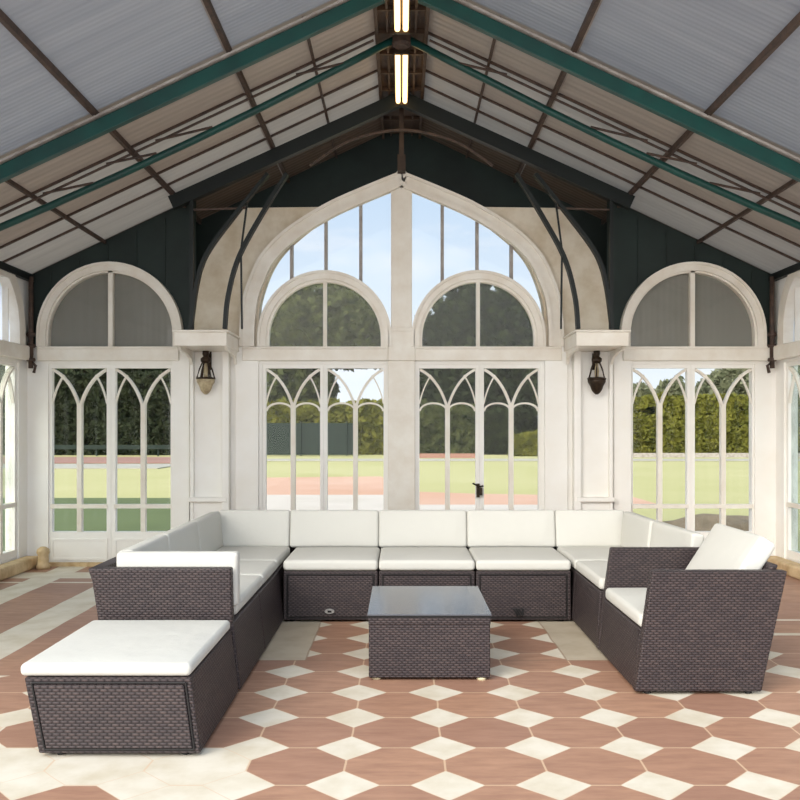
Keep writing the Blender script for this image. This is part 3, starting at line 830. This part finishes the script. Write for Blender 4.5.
feet(r, [(1.12,4.06),(1.58,4.06),(1.12,4.83),(1.58,4.83)])
# --- coffee table
r = tag(empty('coffee_table', (.134, 4.64, 0)), 'square wicker coffee table with a dark glass top in the middle of the sofa', 'table')
bm = bmesh.new(); box(bm, -.157, .425, 4.262, 5.01, .012, .304); part(r, 'base', bm, 'wicker', bevel=.006)
bm = bmesh.new(); box(bm, -.159, .427, 4.258, 5.014, .268, .304); part(r, 'rim', bm, 'wicker', bevel=.005)
bm = bmesh.new(); box(bm, -.163, .431, 4.25, 5.02, .312, .320); part(r, 'glass_top', bm, 'tabletop', bevel=.002)
bm = bmesh.new(); box(bm, -.160, .428, 4.254, 5.017, .304, .312); part(r, 'gasket', bm, 'black')
for x, y in ((-.12,4.30),(.385,4.285),(-.12,4.97),(.385,4.97)):
    bm = bmesh.new(); lathe(bm, [(.022,0),(.024,.006),(.02,.014)], x, y, 14); part(r, 'foot', bm, 'beigefoot', smooth=False)

# --- seat cushions
zc, th = ZT+.036, .066
SC = 'seat cushions on the corner sofa'; BC = 'back cushions on the corner sofa'
names3 = ['left', 'middle', 'right']
for i in range(3):
    x0, x1 = xe[i], xe[i+1]
    cushion('seat_cushion', (x1-x0-.006, .64, th), ((x0+x1)/2, 5.555+.32-.008, zc), 'cream seat cushion, %s of the three facing the camera' % names3[i], group=SC)
cushion('seat_cushion', (.555, .66, th), (-1.055, 5.90, zc), 'cream seat cushion in the back left corner of the sofa', group=SC)
cushion('seat_cushion', (.525, .66, th), (1.346, 5.90, zc), 'cream seat cushion in the back right corner of the sofa', group=SC)
cushion('seat_cushion', (.55, .55, th), (-1.052, 5.285, zc), 'cream seat cushion on the left run, next to the corner', group=SC)
cushion('seat_cushion', (.55, .79, th), (-1.052, 4.605, zc), 'cream seat cushion on the left run, nearest the footstool', group=SC)
cushion('seat_cushion', (.52, .68, th), (1.345, 5.22, zc), 'cream seat cushion on the right run, just behind the armchair', group=SC)
cushion('seat_pad', (.63, .77, .048), (-1.088, 3.648, .318), 'cream pad covering the top of the footstool', puff=.008, r=.02)
cushion('seat_cushion', (.50, .70, .066), (1.345, 4.445, .32), 'cream seat cushion of the armchair between its two wicker arms')
# --- back cushions
xb = [-1.285, -.785, -.160, .460, 1.082, 1.57]
labs = ['cream back cushion standing in the back left corner', 'cream back cushion, left of the three in the back row', 'cream back cushion, middle of the three in the back row',
        'cream back cushion, right of the three in the back row', 'cream back cushion standing in the back right corner']
for i in range(5):
    x0, x1 = xb[i], xb[i+1]
    cushion('back_cushion', (x1-x0-.002, .264, .09), ((x0+x1)/2, 6.285, .502), labs[i], rot=(math.radians(80),0,0), group=BC, r=.02, puff=.008)
for i, (y0, y1, lb) in enumerate(((4.19, 4.83, 'cream back cushion on the left run, nearest the footstool'), (4.83, 5.53, 'cream back cushion, middle of the left run'), (5.53, 6.215, 'cream back cushion on the left run, in the corner'))):
    cushion('back_cushion', (y1-y0-.002, .25, .075), (-1.29, (y0+y1)/2, .508), lb, rot=(math.radians(84),0,math.radians(90)), group=BC, r=.018, puff=.004)
for i, (y0, y1, lb) in enumerate(((4.875, 5.54, 'cream back cushion on the right run, behind the armchair'), (5.54, 6.215, 'cream back cushion on the right run, in the corner'))):
    cushion('back_cushion', (y1-y0-.002, .25, .075), (1.60 if i == 0 else 1.572, (y0+y1)/2, .508), lb, rot=(math.radians(84),0,math.radians(-87 if i == 0 else -90)), group=BC, r=.018, puff=.004)
cushion('arm_cushion', (.565, .25, .07), (-1.040, 4.150, .508), 'long cream cushion standing behind the low wicker end panel on the left', rot=(math.radians(90),0,0), r=.018, puff=.002)
cushion('back_cushion', (.62, .38, .09), (1.605, 4.43, .53), 'cream back cushion leaning in the armchair', rot=(math.radians(57),0,math.radians(-90)), puff=.01)

# ------------------------------------------------------------------ outside
def sheet(name, pts, z, mat):
    bm = bmesh.new(); vs = [bm.verts.new((x, y, z)) for x, y in pts]; f = bm.faces.new(vs)
    e = bmesh.ops.extrude_face_region(bm, geom=[f]); bmesh.ops.translate(bm, verts=[v for v in e['geom'] if isinstance(v, bmesh.types.BMVert)], vec=(0,0,-.03))
    return struct(name, fix(bm), mat)
R = lambda x0, x1, y0, y1: [(x0,y0),(x1,y0),(x1,y1),(x0,y1)]
sheet('ground_lawn', R(-120,120,8.62,160), -.16, 'lawn')
sheet('ground_paving', [(-3.0,8.7),(3.6,8.7),(3.6,15.8),(.3,15.8),(-.2,18.2),(-3.55,18.2),(-3.0,15.6)], -.125, 'paving')
sheet('ground_clay', [(-3.55,18.22),(-.2,18.22),(.3,15.82),(4.6,15.82),(4.6,17.8),(1.5,18.6),(.3,19.2),(-.6,25.5),(-4.2,24.8),(-4.6,22.4)], -.128, 'clay')
sheet('ground_darker_green', [(-14,8.7),(-3.1,8.7),(-3.1,15.4),(-3.9,17.4),(-14,17.4)], -.126, 'darkground')  # patch of darker green ground beyond the left doors
sheet('ground_track', R(-60,-8,36,43.5), -.12, 'clayred')
sheet('ground_kerb', R(-60,-8.5,31,35), -.124, 'dusty')
sheet('ground_strip', R(-7.5,60,38.5,41.0), -.12, 'dusty')

def leaves(bm, n, sampler, size):
    for _ in range(n):
        p = sampler(); 
        a = Vector((random.gauss(0,1), random.gauss(0,1), random.gauss(0,1))).normalized()
        b = a.orthogonal().normalized(); b.rotate(Matrix.Rotation(random.random()*6.28, 3, a)); c = a.cross(b)
        s = size*random.uniform(.6,1.3)
        q = [p+b*s, p+c*s*.5, p-b*s, p-c*s*.5]
        bm.faces.new([bm.verts.new(v) for v in q])
def blob_sampler(blobs, clump=1.3):
    tot = [b[3]*b[4]*b[5] for b in blobs]
    def f():
        while True:
            b = random.choices(blobs, tot)[0]
            d = Vector((random.gauss(0,1), random.gauss(0,1), random.gauss(0,1))).normalized()
            rr = random.random()**.35
            p = Vector((b[0]+d.x*b[3]*rr, b[1]+d.y*b[4]*rr, b[2]+d.z*b[5]*rr))
            if len(b) > 6 and p.z < b[6]: continue
            if noise.noise(p*clump) > -.16: return p
    return f
def tree(x, y, blobs, n, mat, size, label, trunk_r=.3, h=None):
    r = tag(empty('tree', (x,y,-.16)), label, 'tree', 'trees beyond the hedge')
    bl = [(x+b[0], y+b[1]) + tuple(b[2:]) for b in blobs]
    bm = bmesh.new(); leaves(bm, n, blob_sampler(bl), size); 
    bmesh.ops.transform(bm, matrix=local(r), verts=bm.verts); obj('crown', bm, mat, r)
    top = h or bl[0][2]
    bm = bmesh.new(); tube(bm, [(x,y,-.16),(x+.1,y,top*.4),(x-.05,y,top)], [trunk_r, trunk_r*.7, trunk_r*.3], 8)
    for b in bl:
        tube(bm, [(x+.05,y,top*.45),((x+b[0])/2,(y+b[1])/2,(top*.45+b[2])/2+.3),(b[0],b[1],b[2])], [trunk_r*.5, trunk_r*.35, .05], 6)
    part(r, 'trunk', bm, 'bark')
KT = lambda px, Y: (px-401.5)*Y/F
HT = lambda py, Y: CAMH+(430-py)*Y/F
# trees (x from the photo's columns at their own distance)
def T(px0, px1, py0, py1, Y, n, mat, size, label, extra=()):
    """crown spanning px0..px1, py0(top)..py1(bottom) at distance Y"""
    cx = KT((px0+px1)/2, Y); rx = (px1-px0)/2*Y/F; z1, z0 = HT(py0, Y), HT(py1, Y); cz = (z0+z1)/2; rz = (z1-z0)/2
    bl = [(0,0,cz,rx*.8,rx*.7,rz*.85)]
    for k in range(7):
        a = random.random()*6.28; bl.append((rx*.6*math.cos(a), rx*.5*math.sin(a), cz+rz*random.uniform(-.6,.6), rx*.4, rx*.4, rz*.38))
    tree(cx, Y, bl, n, mat, size, label)
T(-70, 60, 330, 450, 56, 6000, 'leafdark', .4, 'dark tree behind the leftmost side windows')
T(40, 120, 335, 450, 54, 8000, 'leafdark', .35, 'dark evergreen behind the left half of the left door pair')
T(100, 200, 325, 455, 63, 8000, 'leafdark', .36, 'dark evergreen behind the right half of the left door pair')
def dome(cx, cy, rx, rt, ylow, Y, n, mat, size, label, low):
    X0 = KT(cx, Y); k = Y/F
    bl = [(0, 0, HT(cy, Y), rx*k, rx*k*.8, rt*k, HT(ylow, Y))]
    for a, b, r1, r2 in low: bl.append((KT(a, Y)-X0, 0, HT(b, Y), r1*k, r1*k, r2*k))
    tree(X0, Y, bl, n, mat, size, label)
dome(325, 345, 66, 64, 366, 54, 17000, 'leafmid', .26, 'broad tree filling the left round window, open sky under its right side', ((292,388,46,34),(275,410,26,26)))
dome(478, 345, 66, 66, 450, 54, 21000, 'leafdark', .27, 'broad dark tree filling the right round window and the doors under it', ((440,400,46,46),(515,400,48,46)))
T(610, 665, 380, 430, 58, 3000, 'leafgrey', .25, 'hazy small tree behind the left pane of the right door pair')
T(655, 700, 372, 430, 64, 3000, 'leafgrey', .25, 'hazy tree behind the middle of the right door pair')
T(692, 775, 360, 430, 57, 6500, 'leafgrey', .25, 'hazy grey-green tree behind the right leaf of the right door pair')
T(770, 850, 350, 440, 58, 2400, 'leafgrey', .45, 'hazy tree behind the rightmost side windows')

def hedge(px0, px1, pytop, Y, depth, n, mat, size, label, wob=.25):
    x0, x1 = KT(px0, Y), KT(px1, Y); zt = HT(pytop, Y)
    r = tag(empty('hedge', ((x0+x1)/2, Y, -.16)), label, 'hedge', 'hedges at the field edge')
    def samp():
        while True:
            x = random.uniform(x0, x1); z = random.uniform(-.15, zt+.6); y = Y+random.random()**2*depth
            t = zt + wob*noise.noise(Vector((x*.5,0,3)))*2.2 + wob*noise.noise(Vector((x*1.7,0,9)))
            if z < t and noise.noise(Vector((x,y,z))*1.1) > -.6: return Vector((x,y,z))
    bm = bmesh.new(); leaves(bm, n, samp, size); bmesh.ops.transform(bm, matrix=local(r), verts=bm.verts); obj('foliage', bm, mat, r)
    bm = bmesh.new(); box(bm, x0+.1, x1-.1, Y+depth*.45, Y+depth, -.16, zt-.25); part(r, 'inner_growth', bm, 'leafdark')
hedge(-60, 190, 372, 48, 2, 16000, 'leafdark', .24, 'tall dark hedge behind the left door pair')
hedge(240, 402, 400, 49, 2, 9000, 'leafyellow', .19, 'yellow-green hedge top above the dark windscreen, left centre doors')
hedge(404, 475, 404, 49, 2, 3600, 'leafmid', .24, 'mid green hedge behind the left leaf of the right centre doors')
hedge(476, 515, 410, 49, 2, 2200, 'leafdark', .24, 'dark stretch of hedge in the middle of the right centre doors')
hedge(512, 560, 436, 46, 1.2, 2200, 'leafyellow', .22, 'low bright shrub at the right of the right centre doors')
hedge(600, 800, 396, 47, 2, 20000, 'leafyellow', .17, 'tall yellow-green clipped hedge behind the right door pair')
hedge(802, 900, 388, 49.6, 2, 2600, 'leafmid', .3, 'green hedge seen through the right side windows')

def windscreen(px0, px1, pyt, Y, label, mat='screen'):
    x0, x1 = KT(px0, Y), KT(px1, Y); zt = HT(pyt, Y)
    r = tag(empty('windscreen_fence', ((x0+x1)/2, Y, -.16)), label, 'fence')
    bm = bmesh.new(); box(bm, x0, x1, Y, Y+.03, -.1, zt); part(r, 'screen_cloth', bm, mat)
    x = x0
    while x <= x1:
        bm = bmesh.new(); tube(bm, [(x, Y-.06, -.16), (x, Y-.06, zt+.1)], .04, 6); part(r, 'post', bm, 'screen'); x += 2.4
windscreen(255, 356, 423, 46.5, 'dark green windscreen fence at the field edge, behind the left centre doors')
def rail(px0, px1, pyt, Y, label, mat):
    x0, x1 = KT(px0, Y), KT(px1, Y); zt = HT(pyt, Y)
    r = tag(empty('field_rail', ((x0+x1)/2, Y, -.16)), label, 'fence')
    bm = bmesh.new(); box(bm, x0, x1, Y, Y+.08, zt-.22, zt); part(r, 'rail', bm, mat)
    x = x0+.2
    while x <= x1:
        bm = bmesh.new(); box(bm, x-.04, x+.04, Y+.08, Y+.14, -.16, zt-.05); part(r, 'post', bm, mat); x += 3.2
rail(415, 480, 453.5, 43, 'dull pink rail at the field edge behind the right centre doors', 'clayred')
rail(600, 800, 453, 44, 'low grey rail in front of the yellow-green hedge', 'whitebatten')
rail(30, 190, 445, 46, 'thin grey rail in front of the tall dark hedge', 'screen')
# brown rock on the grass outside the right doors
bm = bmesh.new(); bmesh.ops.create_icosphere(bm, subdivisions=4, radius=1)
for v in bm.verts:
    v.co *= 1+.18*noise.noise(v.co*2.3); v.co.x *= .8; v.co.y *= .5; v.co.z *= .27
o = obj('rock', fix(bm), 'stonebrown', smooth=True); o.location = (3.9, 11.0, -.12)
tag(o, 'low brown rock on the grass outside the right door pair', 'rock')

# ------------------------------------------------------------------ sky, sun, camera
w = bpy.data.worlds.new('World'); sc.world = w; w.use_nodes = True; t = NT.__new__(NT); t.t = w.node_tree; t.t.nodes.clear()
tc = t.n('ShaderNodeTexCoord').outputs['Generated']
sx = t.n('ShaderNodeSeparateXYZ'); t.l(tc, sx.inputs[0])
el = t.ramp(sx.outputs[2], .0, .45)
base = t.mix(el, srgb(232,240,248), srgb(150,190,232))
mp = t.n('ShaderNodeMapping'); t.l(tc, mp.inputs[0]); mp.inputs['Scale'].default_value = (1.5,1.5,5)
cl = t.ramp(t.noise(mp.outputs[0], 2.6, 6, .6), .48, .72)
col = t.mix(t.m('MULTIPLY', cl, .75), base, srgb(246,246,248))
SUN = Vector((-.6, -.80, .56)).normalized()
dt = t.n('ShaderNodeVectorMath', operation='DOT_PRODUCT'); t.l(tc, dt.inputs[0]); dt.inputs[1].default_value = SUN
sky_fill = t.m('POWER', t.m('MAXIMUM', dt.outputs['Value'], 0.0), 1.5)      # broad brightening added to the unseen sky round the sun, lights the room
bg = t.n('ShaderNodeBackground'); t.l(t.mix(sky_fill, col, srgb(255,250,242)), bg.inputs[0]); t.l(t.m('ADD', .85, t.m('MULTIPLY', sky_fill, 1.9)), bg.inputs[1])
wo = t.n('ShaderNodeOutputWorld'); t.l(bg.outputs[0], wo.inputs[0])
sd = bpy.data.lights.new('sun', 'SUN'); sd.energy = 1.5; sd.angle = .5; sd.color = (1,.96,.9)
so = bpy.data.objects.new('sun', sd); C.objects.link(so)
d = -SUN; so.rotation_euler = d.to_track_quat('-Z', 'Y').to_euler()

cam = bpy.data.cameras.new('camera'); co = bpy.data.objects.new('camera', cam); C.objects.link(co)
co.location = (0, 0, CAMH); co.rotation_euler = (PI/2, 0, 0)
cam.sensor_width = 36; cam.lens = 36*F/800
cam.shift_x = -1.5/800; cam.shift_y = 30/800
cam.clip_end = 400
sc.camera = co
sc.view_settings.view_transform = 'Standard'; sc.view_settings.look = 'None'; sc.view_settings.gamma = 1
sc.view_settings.exposure = .55
sc.cycles.max_bounces = 10; sc.cycles.transparent_max_bounces = 16
